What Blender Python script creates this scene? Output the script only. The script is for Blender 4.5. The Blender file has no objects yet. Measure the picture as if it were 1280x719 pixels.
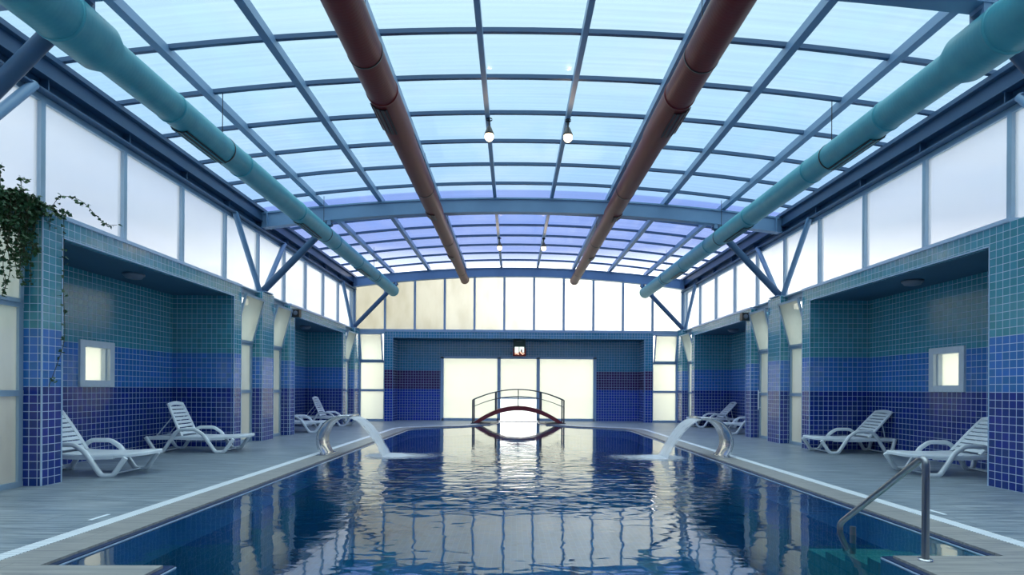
import bpy, bmesh, math, random
from mathutils import Vector, Matrix
from mathutils.geometry import tessellate_polygon
random.seed(7)
scene = bpy.context.scene
COL = scene.collection
CAMX, CAMZ, FPX = -0.22, 1.20, 710.0

# ------------------------------------------------------------------ helpers
def lin(c):
    return tuple((v/12.92 if v <= .04045 else ((v+.055)/1.055)**2.4) for v in c)
def rgb(r, g, b):
    return lin((r/255, g/255, b/255)) + (1.0,)

class MB:
    """collects shapes and links them as ONE mesh object"""
    def __init__(self):
        self.v = []; self.f = []; self.sm = []
    def add(self, vs, fs, smooth=False):
        o = len(self.v)
        self.v += [tuple(p) for p in vs]
        self.f += [tuple(i+o for i in f) for f in fs]
        self.sm += [smooth]*len(fs)
        return self
    def box(self, x0, x1, y0, y1, z0, z1):
        if x0 > x1: x0, x1 = x1, x0
        if y0 > y1: y0, y1 = y1, y0
        vs = [(x0,y0,z0),(x1,y0,z0),(x1,y1,z0),(x0,y1,z0),(x0,y0,z1),(x1,y0,z1),(x1,y1,z1),(x0,y1,z1)]
        return self.add(vs, [(0,3,2,1),(4,5,6,7),(0,1,5,4),(1,2,6,5),(2,3,7,6),(3,0,4,7)])
    def obox(self, c, ax, ay, az, hx, hy, hz):
        c, ax, ay, az = Vector(c), Vector(ax), Vector(ay), Vector(az)
        vs = [c+ax*hx*i+ay*hy*j+az*hz*k for k in (-1,1) for i,j in ((-1,-1),(1,-1),(1,1),(-1,1))]
        return self.add(vs, [(0,3,2,1),(4,5,6,7),(0,1,5,4),(1,2,6,5),(2,3,7,6),(3,0,4,7)])
    def sweep(self, pts, prof, up=(0,0,1), cap=True, smooth=True):
        """sweep closed 2D profile [(a,b)] along pts ; a = sideways, b = up"""
        pts = [Vector(p) for p in pts]; n = len(pts); m = len(prof)
        vs = []; u = Vector(up)
        for i, p in enumerate(pts):
            t = (pts[min(i+1,n-1)]-pts[max(i-1,0)]).normalized()
            s = t.cross(u)
            if s.length < 1e-4: s = t.cross(Vector((1,0,0)))
            s.normalize(); b = s.cross(t).normalized()
            if i > 0 and s.dot(ps) < 0 and up == (0,0,1): s = -s; b = -b
            ps = s
            for (a, c) in prof: vs.append(p+s*a+b*c)
        fs = []
        for i in range(n-1):
            for j in range(m):
                k = (j+1) % m
                fs.append((i*m+j, i*m+k, (i+1)*m+k, (i+1)*m+j))
        self.add(vs, fs, smooth)
        if cap:
            self.add(vs[:m], [tuple(range(m))]); self.add(vs[-m:], [tuple(reversed(range(m)))])
        return self
    def tube(self, pts, r, seg=12, up=(0,0,1), cap=True, flat=1.0):
        prof = [(r*math.cos(2*math.pi*k/seg), flat*r*math.sin(2*math.pi*k/seg)) for k in range(seg)]
        return self.sweep(pts, prof, up, cap)
    def lathe(self, prof, c=(0,0,0), seg=24, axis='z'):
        """prof [(r,h)] revolved"""
        vs = []; m = len(prof)
        for k in range(seg):
            a = 2*math.pi*k/seg
            for (r, h) in prof:
                if axis == 'z': vs.append((c[0]+r*math.cos(a), c[1]+r*math.sin(a), c[2]+h))
                else: vs.append((c[0]+r*math.cos(a), c[1]+h, c[2]+r*math.sin(a)))
        fs = []
        for k in range(seg):
            q = (k+1) % seg
            for j in range(m-1):
                fs.append((k*m+j, q*m+j, q*m+j+1, k*m+j+1))
        return self.add(vs, fs, True)
    def prism(self, poly, z0, z1, holes=()):
        loops = [poly]+list(holes)
        tris = tessellate_polygon([[Vector((x,y,0)) for x,y in l] for l in loops])
        flat = [p for l in loops for p in l]; n = len(flat)
        vs = [(x,y,z1) for x,y in flat]+[(x,y,z0) for x,y in flat]
        fs = []
        for t in tris:
            a, b, c = [Vector(flat[i]+(0,)) if False else Vector((flat[i][0],flat[i][1],0)) for i in t]
            t = tuple(t)
            if (b-a).cross(c-a).z < 0: t = t[::-1]
            fs.append(t); fs.append(tuple(i+n for i in t[::-1]))
        o = 0
        for l in loops:
            m = len(l)
            for i in range(m):
                j = (i+1) % m
                fs.append((o+i, o+i+n, o+j+n, o+j))
            o += m
        return self.add(vs, fs)
    def xzprism(self, poly, y0, y1):
        """convex polygon in X,Z extruded along Y"""
        n = len(poly)
        vs = [(x,y0,z) for x,z in poly]+[(x,y1,z) for x,z in poly]
        fs = [tuple(range(n)), tuple(reversed(range(n,2*n)))]
        for i in range(n):
            j = (i+1) % n; fs.append((i, i+n, j+n, j))
        return self.add(vs, fs)
    def build(self, name, mat, parent=None, bevel=0.0, recalc=True, **props):
        me = bpy.data.meshes.new(name)
        me.from_pydata(self.v, [], self.f)
        me.polygons.foreach_set('use_smooth', self.sm)
        if recalc:
            bm = bmesh.new(); bm.from_mesh(me); bmesh.ops.recalc_face_normals(bm, faces=bm.faces); bm.to_mesh(me); bm.free()
        me.update()
        me.materials.append(mat)
        o = bpy.data.objects.new(name, me); COL.objects.link(o)
        if parent: o.parent = parent
        if bevel:
            b = o.modifiers.new('Bevel', 'BEVEL'); b.width = bevel; b.segments = 2; b.limit_method = 'ANGLE'
        for k, v in props.items(): o[k] = v
        return o

def empty(name, loc=(0,0,0), rz=0.0, **props):
    o = bpy.data.objects.new(name, None); COL.objects.link(o)
    o.location = loc; o.rotation_euler = (0,0,rz); o.empty_display_size = .1
    for k, v in props.items(): o[k] = v
    return o
def tag(o, label, cat, group=None, kind=None):
    o['label'] = label; o['category'] = cat
    if group: o['group'] = group
    if kind: o['kind'] = kind
    return o
def copy_tree(o, parent=None):
    c = o.copy(); COL.objects.link(c)
    if parent: c.parent = parent
    for ch in [x for x in bpy.data.objects if x.parent == o]: copy_tree(ch, c)
    return c
def spline(pts, k=8):
    """Catmull-Rom through points"""
    P = [Vector(p) for p in pts]; P = [P[0]*2-P[1]]+P+[P[-1]*2-P[-2]]; out = []
    for i in range(1, len(P)-2):
        for j in range(k):
            t = j/k
            out.append(.5*((2*P[i])+(-P[i-1]+P[i+1])*t+(2*P[i-1]-5*P[i]+4*P[i+1]-P[i+2])*t*t+(-P[i-1]+3*P[i]-3*P[i+1]+P[i+2])*t**3))
    out.append(P[-2]); return out
def fillet(pts, r, k=5):
    """rounds the corners of a polyline"""
    P = [Vector(p) for p in pts]; out = [P[0]]
    for i in range(1, len(P)-1):
        a, b, c = P[i-1], P[i], P[i+1]
        d = min(r, (a-b).length*.45, (c-b).length*.45)
        p0 = b+(a-b).normalized()*d; p2 = b+(c-b).normalized()*d
        for j in range(k+1):
            t = j/k; out.append(p0*(1-t)**2+b*2*t*(1-t)+p2*t*t)
    out.append(P[-1]); return out

# ------------------------------------------------------------------ materials
class NT:
    def __init__(self, name):
        self.m = bpy.data.materials.new(name); self.m.use_nodes = True
        self.t = self.m.node_tree; self.t.nodes.clear()
        self.out = self.t.nodes.new('ShaderNodeOutputMaterial')
    def n(self, kind, **ins):
        nd = self.t.nodes.new(kind)
        for k, v in ins.items():
            if k.startswith('_'): setattr(nd, k[1:], v); continue
            self.set(nd, k.replace('__', ' '), v)
        return nd
    def set(self, nd, key, v):
        s = nd.inputs[int(key[1:])] if key[0] == 'i' and key[1:].isdigit() else nd.inputs[key]
        if hasattr(v, 'is_output'): self.t.links.new(v, s)
        else: s.default_value = v
    def math(self, op, a, b=0.0, c=0.0):
        nd = self.t.nodes.new('ShaderNodeMath'); nd.operation = op
        for i, v in enumerate((a, b, c)):
            if hasattr(v, 'is_output'): self.t.links.new(v, nd.inputs[i])
            else: nd.inputs[i].default_value = v
        return nd.outputs[0]
    def mix(self, f, a, b):
        nd = self.t.nodes.new('ShaderNodeMix'); nd.data_type = 'RGBA'
        for i, v in ((0, f), (6, a), (7, b)):
            if hasattr(v, 'is_output'): self.t.links.new(v, nd.inputs[i])
            else: nd.inputs[i].default_value = v
        return nd.outputs[2]
    def pos(self):
        g = self.t.nodes.new('ShaderNodeNewGeometry'); return g.outputs['Position'], g.outputs['Normal']
    def xyz(self, v):
        s = self.n('ShaderNodeSeparateXYZ', i0=v); return s.outputs[0], s.outputs[1], s.outputs[2]
    def surf(self, sh):
        self.t.links.new(sh, self.out.inputs['Surface']); return self.m

def simple(name, col, rough=.5, metal=0.0, var=.06, scale=6.0, spec=.5, coat=0.0):
    N = NT(name); p, _ = N.pos()
    nz = N.n('ShaderNodeTexNoise', Vector=p, Scale=scale, Detail=4.0)
    c = N.mix(nz.outputs['Fac'], tuple(v*(1-var*2) for v in col[:3])+(1,), tuple(min(1, v*(1+var*2)) for v in col[:3])+(1,))
    b = N.n('ShaderNodeBsdfPrincipled', Roughness=rough, Metallic=metal)
    N.set(b, 'Base Color', c); N.set(b, 'Specular IOR Level', spec); N.set(b, 'Coat Weight', coat)
    return N.surf(b.outputs[0])

def tile_mat(name, mid, pitch=.1, navy=rgb(14,48,132), teal=rgb(62,142,160), pool=None, rough=.14, grout=None):
    N = NT(name); p, nrm = N.pos(); x, y, z = N.xyz(p); nx, ny, nzz = N.xyz(nrm)
    ay = N.math('GREATER_THAN', N.math('ABSOLUTE', ny), .5)
    az = N.math('GREATER_THAN', N.math('ABSOLUTE', nzz), .5)
    # u = x on faces looking along y or z, else y ; v = z, or y on level faces
    ux = N.math('MAXIMUM', ay, az)
    u = N.math('ADD', N.math('MULTIPLY', N.math('ADD', x, 10.03), ux), N.math('MULTIPLY', N.math('ADD', y, 10.0), N.math('SUBTRACT', 1.0, ux)))
    v = N.math('ADD', N.math('MULTIPLY', N.math('ADD', y, 10.0), az), N.math('MULTIPLY', N.math('ADD', z, 10.0), N.math('SUBTRACT', 1.0, az)))
    us, vs = N.math('DIVIDE', u, pitch), N.math('DIVIDE', v, pitch)
    fu, fv = N.math('FRACT', us), N.math('FRACT', vs)
    du = N.math('MINIMUM', fu, N.math('SUBTRACT', 1.0, fu)); dv = N.math('MINIMUM', fv, N.math('SUBTRACT', 1.0, fv))
    d = N.math('MINIMUM', du, dv)
    g = N.n('ShaderNodeMapRange', Value=d); g.inputs[1].default_value = .026; g.inputs[2].default_value = .050
    g = g.outputs[0]                                    # 0 in the joint, 1 on the tile
    cell = N.n('ShaderNodeCombineXYZ', X=N.math('FLOOR', us), Y=N.math('FLOOR', vs), Z=N.math('MULTIPLY', ay, 3.0))
    wn = N.n('ShaderNodeTexWhiteNoise', Vector=cell.outputs[0]); rnd = wn.outputs['Value']
    if pool:
        c = pool
    else:
        b1 = N.math('GREATER_THAN', z, 1.1999); b2 = N.math('GREATER_THAN', z, 1.8999)
        c = N.mix(b2, N.mix(b1, navy, mid), teal)
    hs = N.n('ShaderNodeHueSaturation', Color=c)
    N.set(hs, 'Value', N.math('ADD', .86, N.math('MULTIPLY', rnd, .28)))
    N.set(hs, 'Hue', N.math('ADD', .493, N.math('MULTIPLY', wn.outputs['Value'], .014)))
    col = N.mix(g, grout or rgb(185,205,228), hs.outputs[0])
    bump = N.n('ShaderNodeBump', Height=g, Strength=.35, Distance=.004)
    tilt = N.n('ShaderNodeBump', Height=N.n('ShaderNodeTexNoise', Vector=p, Scale=9.0).outputs['Fac'], Strength=.08, Distance=.02, Normal=bump.outputs[0])
    b = N.n('ShaderNodeBsdfPrincipled', Normal=tilt.outputs[0])
    N.set(b, 'Base Color', col); N.set(b, 'Roughness', N.math('SUBTRACT', .6, N.math('MULTIPLY', g, .6-rough)))
    return N.surf(b.outputs[0])

def pane_mat(name, tint, trans, transl=(.9,.92,.95,1), stain=0.0, stain_col=(.75,.66,.5,1), rough=.1, stripes=False, gloss=.04):
    """frosted or tinted sheet: part of the light passes straight, part is scattered"""
    N = NT(name); p, _ = N.pos(); x, y, z = N.xyz(p)
    tr = N.n('ShaderNodeBsdfTransparent'); tl = N.n('ShaderNodeBsdfTranslucent')
    ct, cl = tint, transl
    if stain:
        mp = N.n('ShaderNodeMapping', Vector=p); mp.inputs['Scale'].default_value = (1.3,1.3,.45)
        nz = N.n('ShaderNodeTexNoise', Vector=mp.outputs[0], Scale=1.6, Detail=5.0, Roughness=.6)
        r = N.n('ShaderNodeMapRange', Value=nz.outputs['Fac']); r.inputs[1].default_value = .45; r.inputs[2].default_value = .8; r.inputs[4].default_value = stain
        rf = r.outputs[0]
        if stain > .65:                              # stains plus a dimming of the left gable panes painted into their tint
            lf = N.n('ShaderNodeMapRange', Value=x); lf.inputs[1].default_value = 2.0; lf.inputs[2].default_value = -4.5; lf.inputs[3].default_value = 0; lf.inputs[4].default_value = .55
            rf = N.math('MINIMUM', 1.0, N.math('ADD', lf.outputs[0], N.math('MULTIPLY', r.outputs[0], .32)))
        ct = N.mix(rf, tint, stain_col); cl = N.mix(rf, transl, stain_col)
    if stripes:
        mp = N.n('ShaderNodeMapping', Vector=p); mp.inputs['Scale'].default_value = (.12,14,.12)
        nz = N.n('ShaderNodeTexNoise', Vector=mp.outputs[0], Scale=1.5, Detail=4.0, Roughness=.7)
        ct = N.mix(nz.outputs['Fac'], tuple(v*.82 for v in tint[:3])+(1,), tuple(min(1,v*1.12) for v in tint[:3])+(1,))
    N.set(tr, 'Color', ct); N.set(tl, 'Color', cl)
    m1 = N.n('ShaderNodeMixShader', Fac=trans, i1=tl.outputs[0], i2=tr.outputs[0])
    gl = N.n('ShaderNodeBsdfGlossy', Roughness=rough); N.set(gl, 'Color', (1,1,1,1))
    m2 = N.n('ShaderNodeMixShader', Fac=gloss, i1=m1.outputs[0], i2=gl.outputs[0])
    return N.surf(m2.outputs[0])

M = {}
M['tile'] = tile_mat('blue_wall_tile', rgb(46,112,186))
M['tile_far'] = tile_mat('far_wall_tile', rgb(62,36,92), navy=rgb(22,60,160), teal=rgb(52,126,160))
M['pool_tile'] = tile_mat('pool_mosaic', None, pitch=.1, pool=rgb(34,146,186), rough=.4, grout=rgb(110,180,205))
M['step_tile'] = tile_mat('step_mosaic', None, pitch=.1, pool=rgb(226,214,196), rough=.4, grout=rgb(170,200,195))
M['edge_tile'] = tile_mat('dark_edge_mosaic', None, pitch=.1, pool=rgb(16,44,84), rough=.3, grout=rgb(30,60,100))
M['soffit'] = simple('soffit_paint', rgb(46,92,118), .7)
M['steel'] = simple('blue_steel_paint', rgb(108,144,178), .42, 0, .05, 3)
M['steel_dark'] = simple('dark_blue_steel_paint', rgb(56,90,124), .45, 0, .05, 3)
M['alu'] = simple('grey_blue_aluminium', rgb(156,180,200), .4, .2, .04)
M['alu_far'] = simple('mid_blue_aluminium', rgb(146,174,202), .4, .1, .04)
M['bead'] = simple('pale_corner_bead', rgb(170,195,222), .3)
M['lounger'] = simple('white_plastic', rgb(232,240,246), .32, 0, .02)
M['black'] = simple('black_plastic', rgb(18,22,26), .4)
M['dark_chrome'] = simple('worn_stainless', (.30,.32,.35,1), .28, 1.0, .04, 20)
M['chrome'] = simple('brushed_stainless', (.62,.64,.66,1), .2, 1.0, .04, 20)
M['rail'] = simple('grey_painted_rail', rgb(84,88,96), .4, .3)
M['bridge_red'] = simple('dark_red_paint', rgb(108,32,44), .38)
M['white_frame'] = simple('pale_window_frame', rgb(205,216,226), .4)
M['white'] = simple('white_strip', rgb(226,236,244), .5, 0, .03, 20)
M['lamp_grey'] = simple('lamp_grey', rgb(104,116,132), .4)
M['leaf'] = simple('ivy_leaf', rgb(44,84,48), .45, 0, .25, 14)
M['stem'] = simple('ivy_stem', rgb(70,66,44), .8)
M['concrete'] = simple('outdoor_concrete', rgb(205,203,196), .9)
M['sign_green'] = simple('sign_green', rgb(10,62,52), .4)
M['sign_red'] = simple('sign_red', rgb(120,22,18), .4)

def duct_mat(name, base, light, rough=.48):
    N = NT(name); p, _ = N.pos(); x, y, z = N.xyz(p)
    tc = N.n('ShaderNodeTexNoise', Vector=p, Scale=5.0, Detail=4.0)
    c = N.mix(tc.outputs['Fac'], base, light)
    wv = N.math('SINE', N.math('MULTIPLY', y, 2*math.pi/.045))
    b1 = N.n('ShaderNodeBump', Height=wv, Strength=.07, Distance=.003)
    b = N.n('ShaderNodeBsdfPrincipled', Normal=b1.outputs[0], Roughness=rough); N.set(b, 'Base Color', c); N.set(b, 'Specular IOR Level', .35)
    return N.surf(b.outputs[0])
M['duct_teal'] = duct_mat('teal_duct_paint', rgb(44,132,154), rgb(74,164,178))
M['duct_red'] = duct_mat('dark_red_duct_paint', rgb(80,4,14), rgb(104,8,18))

def deck_mat(name, c1, c2, c3, joints=True):
    N = NT(name); p, _ = N.pos(); x, y, z = N.xyz(p)
    mp = N.n('ShaderNodeMapping', Vector=p); mp.inputs['Scale'].default_value = (1.1,16,1)
    nz = N.n('ShaderNodeTexNoise', Vector=mp.outputs[0], Scale=1.3, Detail=6.0, Roughness=.65)
    mp2 = N.n('ShaderNodeMapping', Vector=p); mp2.inputs['Scale'].default_value = (.5,.9,1)
    nz2 = N.n('ShaderNodeTexNoise', Vector=mp2.outputs[0], Scale=1.5, Detail=3.0)
    row = N.math('FLOOR', N.math('DIVIDE', y, .30))
    xs = N.math('DIVIDE', N.math('ADD', x, N.math('MULTIPLY', row, .4)), 1.2)
    cell = N.n('ShaderNodeCombineXYZ', X=N.math('FLOOR', xs), Y=row)
    wn = N.n('ShaderNodeTexWhiteNoise', Vector=cell.outputs[0])
    r = N.n('ShaderNodeMapRange', Value=nz.outputs['Fac']); r.inputs[1].default_value = .38; r.inputs[2].default_value = .62
    c = N.mix(r.outputs[0], c1, c2)
    c = N.mix(N.math('MULTIPLY', wn.outputs['Value'], .35), c, c3)
    c = N.mix(N.math('MULTIPLY', nz2.outputs['Fac'], .3), c, c1)
    fy = N.math('FRACT', N.math('DIVIDE', y, .30)); fx = N.math('FRACT', xs)
    dy = N.math('MULTIPLY', N.math('MINIMUM', fy, N.math('SUBTRACT', 1.0, fy)), .30)
    dx = N.math('MULTIPLY', N.math('MINIMUM', fx, N.math('SUBTRACT', 1.0, fx)), 1.2)
    j = N.n('ShaderNodeMapRange', Value=N.math('MINIMUM', dx, dy)); j.inputs[1].default_value = .0015; j.inputs[2].default_value = .004
    c = N.mix(j.outputs[0], tuple(v*.72 for v in c1[:3])+(1,), c)
    bmp = N.n('ShaderNodeBump', Height=j.outputs[0], Strength=.2, Distance=.003)
    b = N.n('ShaderNodeBsdfPrincipled', Normal=bmp.outputs[0]); N.set(b, 'Base Color', c)
    N.set(b, 'Roughness', N.math('ADD', .30, N.math('MULTIPLY', nz2.outputs['Fac'], .16)))
    return N.surf(b.outputs[0])
M['deck'] = deck_mat('grey_wood_look_tile', rgb(94,110,122), rgb(168,180,188), rgb(128,146,162))
M['coping'] = deck_mat('pale_wood_look_coping', rgb(126,129,132), rgb(168,167,163), rgb(150,150,148))

M['pane_side'] = pane_mat('frosted_pane_side', (.86,.87,.90,1), .5, (.68,.69,.72,1), stain=.12, stain_col=(.7,.72,.8,1))
M['pane_far'] = pane_mat('frosted_pane_far', (.97,.96,.93,1), .46, (.80,.79,.74,1), stain=.7, stain_col=(.40,.37,.29,1))
M['pane_door'] = pane_mat('frosted_door_pane', (.95,.94,.87,1), .30, (.80,.79,.71,1), stain=.06)
M['pane_gap'] = pane_mat('frosted_low_pane', (.78,.79,.75,1), .4, (.60,.61,.57,1), stain=.5, stain_col=(.45,.46,.42,1))
M['poly'] = pane_mat('tinted_polycarbonate', (.80,.865,.91,1), .92, (.6,.7,.78,1), stripes=True)
M['poly_blue'] = pane_mat('bluer_polycarbonate', (.66,.70,.86,1), .93, (.5,.56,.76,1), stripes=True)
M['louver_glass'] = pane_mat('small_window_glass', (.85,.84,.78,1), .3, (.85,.83,.74,1))

def water_mat():
    N = NT('pool_water'); p, _ = N.pos(); x, y, z = N.xyz(p)
    mp = N.n('ShaderNodeMapping', Vector=p); mp.inputs['Scale'].default_value = (.7,1.3,1)
    n1 = N.n('ShaderNodeTexNoise', Vector=mp.outputs[0], Scale=4.6, Detail=1.8, Roughness=.45, Distortion=.5)
    n2 = N.n('ShaderNodeTexNoise', Vector=mp.outputs[0], Scale=1.5, Detail=2.0)
    # the two cascades stir the water around them; it calms towards the far end
    a = N.n('ShaderNodeMapRange', Value=y); a.inputs[1].default_value = 13.0; a.inputs[2].default_value = 9.0; a.inputs[3].default_value = .06; a.inputs[4].default_value = 1.0
    b_ = N.n('ShaderNodeMapRange', Value=y); b_.inputs[1].default_value = 5.3; b_.inputs[2].default_value = 7.6; b_.inputs[3].default_value = .13; b_.inputs[4].default_value = 1.0
    cx = N.n('ShaderNodeMapRange', Value=N.math('ABSOLUTE', x)); cx.inputs[1].default_value = 3.4; cx.inputs[2].default_value = 1.8; cx.inputs[3].default_value = .35; cx.inputs[4].default_value = 1.0
    amp = N.math('MULTIPLY', N.math('MULTIPLY', a.outputs[0], b_.outputs[0]), cx.outputs[0])
    h = N.math('MULTIPLY', N.math('ADD', n1.outputs['Fac'], N.math('MULTIPLY', n2.outputs['Fac'], 1.2)), amp)
    bump = N.n('ShaderNodeBump', Height=h, Strength=1.0, Distance=.017)
    fr = N.n('ShaderNodeFresnel', IOR=2.5, Normal=bump.outputs[0])
    tr = N.n('ShaderNodeBsdfTransparent'); N.set(tr, 'Color', (.26,.82,.95,1))
    gl = N.n('ShaderNodeBsdfGlossy', Roughness=.025, Normal=bump.outputs[0]); N.set(gl, 'Color', (1,1,1,1))
    m = N.n('ShaderNodeMixShader', i1=tr.outputs[0], i2=gl.outputs[0]); N.set(m, 'Fac', fr.outputs[0])
    return N.surf(m.outputs[0])
M['water'] = water_mat()
def foam_mat(name, cover, col=(.93,.96,1,1)):
    N = NT(name); p, _ = N.pos()
    mp = N.n('ShaderNodeMapping', Vector=p); mp.inputs['Scale'].default_value = (1.0,2.2,1.0)
    nz = N.n('ShaderNodeTexNoise', Vector=mp.outputs[0], Scale=7.0, Detail=5.0, Roughness=.65)
    at = N.n('ShaderNodeAttribute', _attribute_name='dens')
    f = N.math('ADD', N.math('SUBTRACT', nz.outputs['Fac'], .5), N.math('SUBTRACT', N.math('MULTIPLY', at.outputs['Fac'], 1.0), .35))
    r = N.n('ShaderNodeMapRange', Value=f); r.inputs[1].default_value = 0; r.inputs[2].default_value = .45; r.inputs[4].default_value = cover
    df = N.n('ShaderNodeBsdfDiffuse'); N.set(df, 'Color', col)
    tl = N.n('ShaderNodeBsdfTranslucent'); N.set(tl, 'Color', col)
    dm = N.n('ShaderNodeMixShader', Fac=.5, i1=df.outputs[0], i2=tl.outputs[0])
    tr = N.n('ShaderNodeBsdfTransparent')
    m = N.n('ShaderNodeMixShader', i1=tr.outputs[0], i2=dm.outputs[0]); N.set(m, 'Fac', r.outputs[0])
    return N.surf(m.outputs[0])
M['foam'] = foam_mat('pool_foam', .8)
M['sheet'] = foam_mat('falling_water', .82)

def emis(name, col, s):
    N = NT(name); e = N.n('ShaderNodeEmission', Strength=s); N.set(e, 'Color', col); return N.surf(e.outputs[0])
M['bulb'] = emis('warm_bulb', (1,.74,.42,1), 5)
M['sign_face'] = emis('sign_white_face', (.85,1,.92,1), .95)
M['sign_text'] = emis('sign_orange_marks', (1,.55,.38,1), 1.2)

# ------------------------------------------------------------------ plan of the hall
W = 5.88; G = 6.13; B = 7.12            # pool-side plane, recessed glazing plane, alcove back wall
ZH0, ZH1 = 3.07, 3.30                   # header of the alcoves
FR = [-1.90, 5.65, 13.17, 20.65]        # steel frames
PIL = [(6.90,7.20),(11.60,11.90),(14.50,14.80),(19.00,19.30)]
COLS = [(5.35,5.95),(12.90,13.50),(20.40,20.98)]
YF, YB = 21.0, 21.75                    # far facade, back of the far recess
YN = -2.0
def z_bot(x): return 5.29-.42*(x/6)**2
def z_top(x): return 5.62-.40*(x/6)**2
def z_roof(x): return 5.82-.47*(x/6)**2

def structure(o): o['kind'] = 'structure'; return o

# ---- walls
for s, side in ((-1,'left'),(1,'right')):
    m = MB()
    for (y0, y1) in ((7.20,11.60),(14.80,19.00)):
        m.box(s*W, s*(B+.2), y0-.30, y0, 0, ZH1)            # near pillar and side wall in one
        m.box(s*W, s*(B+.2), y1, y1+.30, 0, ZH1)
        wy = 9.50 if y0 < 10 else None
        if wy:                                              # back wall with the small window opening
            m.box(s*B, s*(B+.2), y0, wy-.36, 0, ZH1); m.box(s*B, s*(B+.2), wy+.36, y1, 0, ZH1)
            m.box(s*B, s*(B+.2), wy-.36, wy+.36, 0, 1.23); m.box(s*B, s*(B+.2), wy-.36, wy+.36, 1.93, ZH1)
        else:
            m.box(s*B, s*(B+.2), y0, y1, 0, ZH1)
        m.box(s*W, s*(W+.12), y0, y1, ZH0, ZH1)             # header over the opening
    m.box(s*W, s*(W+.3), YN, 4.4, 0, ZH1)
    if s > 0: m.box(s*W, s*(B+.2), 5.95, 6.90, 0, ZH1)     # the near right pillar is a broad one
    structure(m.build('wall_'+side, M['tile']))
    for (y0, y1) in ((7.20,11.60),(14.80,19.00)):
        structure(MB().box(s*(W+.12), s*B, y0, y1, ZH0, ZH1).build('ceiling', M['soffit']))
    # pale beads on the tiled corners
    m = MB()
    for (a, b) in PIL:
        for yy in ((b,) if (s > 0 and a == 6.90) else (a, b)): m.box(s*(W-.006), s*(W+.008), yy-.008, yy+.008, 0, ZH0 if yy in (7.20,11.60,14.80,19.00) else ZH1)
    for (y0, y1) in ((7.20,11.60),(14.80,19.00)): m.box(s*(W-.006), s*(W+.008), y0, y1, ZH0-.008, ZH0+.008)
    m.box(s*(W-.02), s*(G+.12), 6.90, 11.90, ZH1, ZH1+.05); m.box(s*(W-.02), s*(G+.12), 14.5, 19.3, ZH1, ZH1+.05)
    structure(m.build('trim_1' if s < 0 else 'trim_2', M['bead']))

# ---- far wall with its deep recess
m = MB()
for s in (-1, 1):
    m.box(s*4.63, s*4.93, YF-.1, YB, 0, ZH1)
    m.box(s*2.95, s*4.63, YB, YB+.2, 0, ZH1)
m.box(-4.63, 4.63, YF-.1, YF+.02, ZH0, ZH1)
m.box(-2.95, 2.95, YB, YB+.2, 2.43, ZH1)
structure(m.build('wall_far', M['tile_far']))
structure(MB().box(-4.63, 4.63, YF+.02, YB, ZH0, ZH1).build('ceiling', M['soffit']))
m = MB()
for s in (-1, 1): m.box(s*4.625, s*4.64, YF-.108, YF-.095, 0, ZH0)
m.box(-4.93, 4.93, YF-.11, YF+.1, ZH1, ZH1+.05)
structure(m.build('trim_3', M['alu_far']))
# wall behind the camera
structure(MB().box(-6.2, 6.2, YN-.2, YN, 0, 3.3).build('wall_near', M['tile']))
m = MB().box(-6.2, 6.2, YN-.15, YN-.1, 3.3, 5.7)
structure(m.build('window_20', M['pane_side']))

# ---- pool outline (right half, from near to far)
A = [(2.57,4.12),(3.39,4.12),(3.39,17.0),(3.30,17.45),(3.05,17.80),(2.55,18.15),(2.0,18.45),(1.6,18.85),(1.25,19.4),(.98,20.0),(.80,20.6),(.78,21.3),(.75,21.75)]
C1 = [(3.74,YN),(3.74,17.2),(3.62,17.66),(3.28,18.0),(2.68,18.33),(2.13,18.63),(1.74,18.98),(1.40,19.5),(1.12,20.08),(.94,20.6)]
C2 = [(3.87,YN),(3.87,17.24),(3.73,17.75),(3.36,18.11),(2.74,18.45),(2.20,18.74),(1.84,19.06),(1.50,19.56),(1.22,20.12),(1.04,20.6)]
def AL(p): return (-p[0], 3.86 if abs(p[1]-4.12) < 1e-6 else p[1])
poolR = [(2.57,YN+.4)]+A
pool_poly = poolR+[(.75,23.4),(3.2,23.4),(3.2,30),(-3.2,30),(-3.2,23.4),(-.75,23.4)]+[AL(p) for p in reversed(A)]+[(-2.57,YN+.4)]
pool_in = poolR+[AL(p) for p in reversed(A)]+[(-2.57,YN+.4)]
# deck: left, right and far pieces around the grating
def mir(l): return [(-x,y) for x,y in l]
fl = MB()
fl.prism([(7.3,YN),(7.3,21.95),(1.04,21.95)]+list(reversed(C2)), -.3, 0)
fl.prism(mir([(7.3,YN),(7.3,21.95),(1.04,21.95)]+list(reversed(C2))), -.3, 0)
structure(fl.build('floor', M['deck']))
cp = MB()
cR = [(2.57,YN)]+A+[(.75,21.95),(1.04,21.95),(1.04,20.6),(.94,20.6)]+list(reversed(C1[:-1]))
cp.prism(cR, -.3, 0)
cp.prism([(-2.57,YN)]+[AL(p) for p in A]+mir([(.75,21.95),(1.04,21.95),(1.04,20.6),(.94,20.6)])+mir(list(reversed(C1[:-1]))), -.3, 0)
cp.box(-2.57, 2.57, YN, YN+.4, -.3, 0)
structure(cp.build('trim_4', M['coping']))
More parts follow.
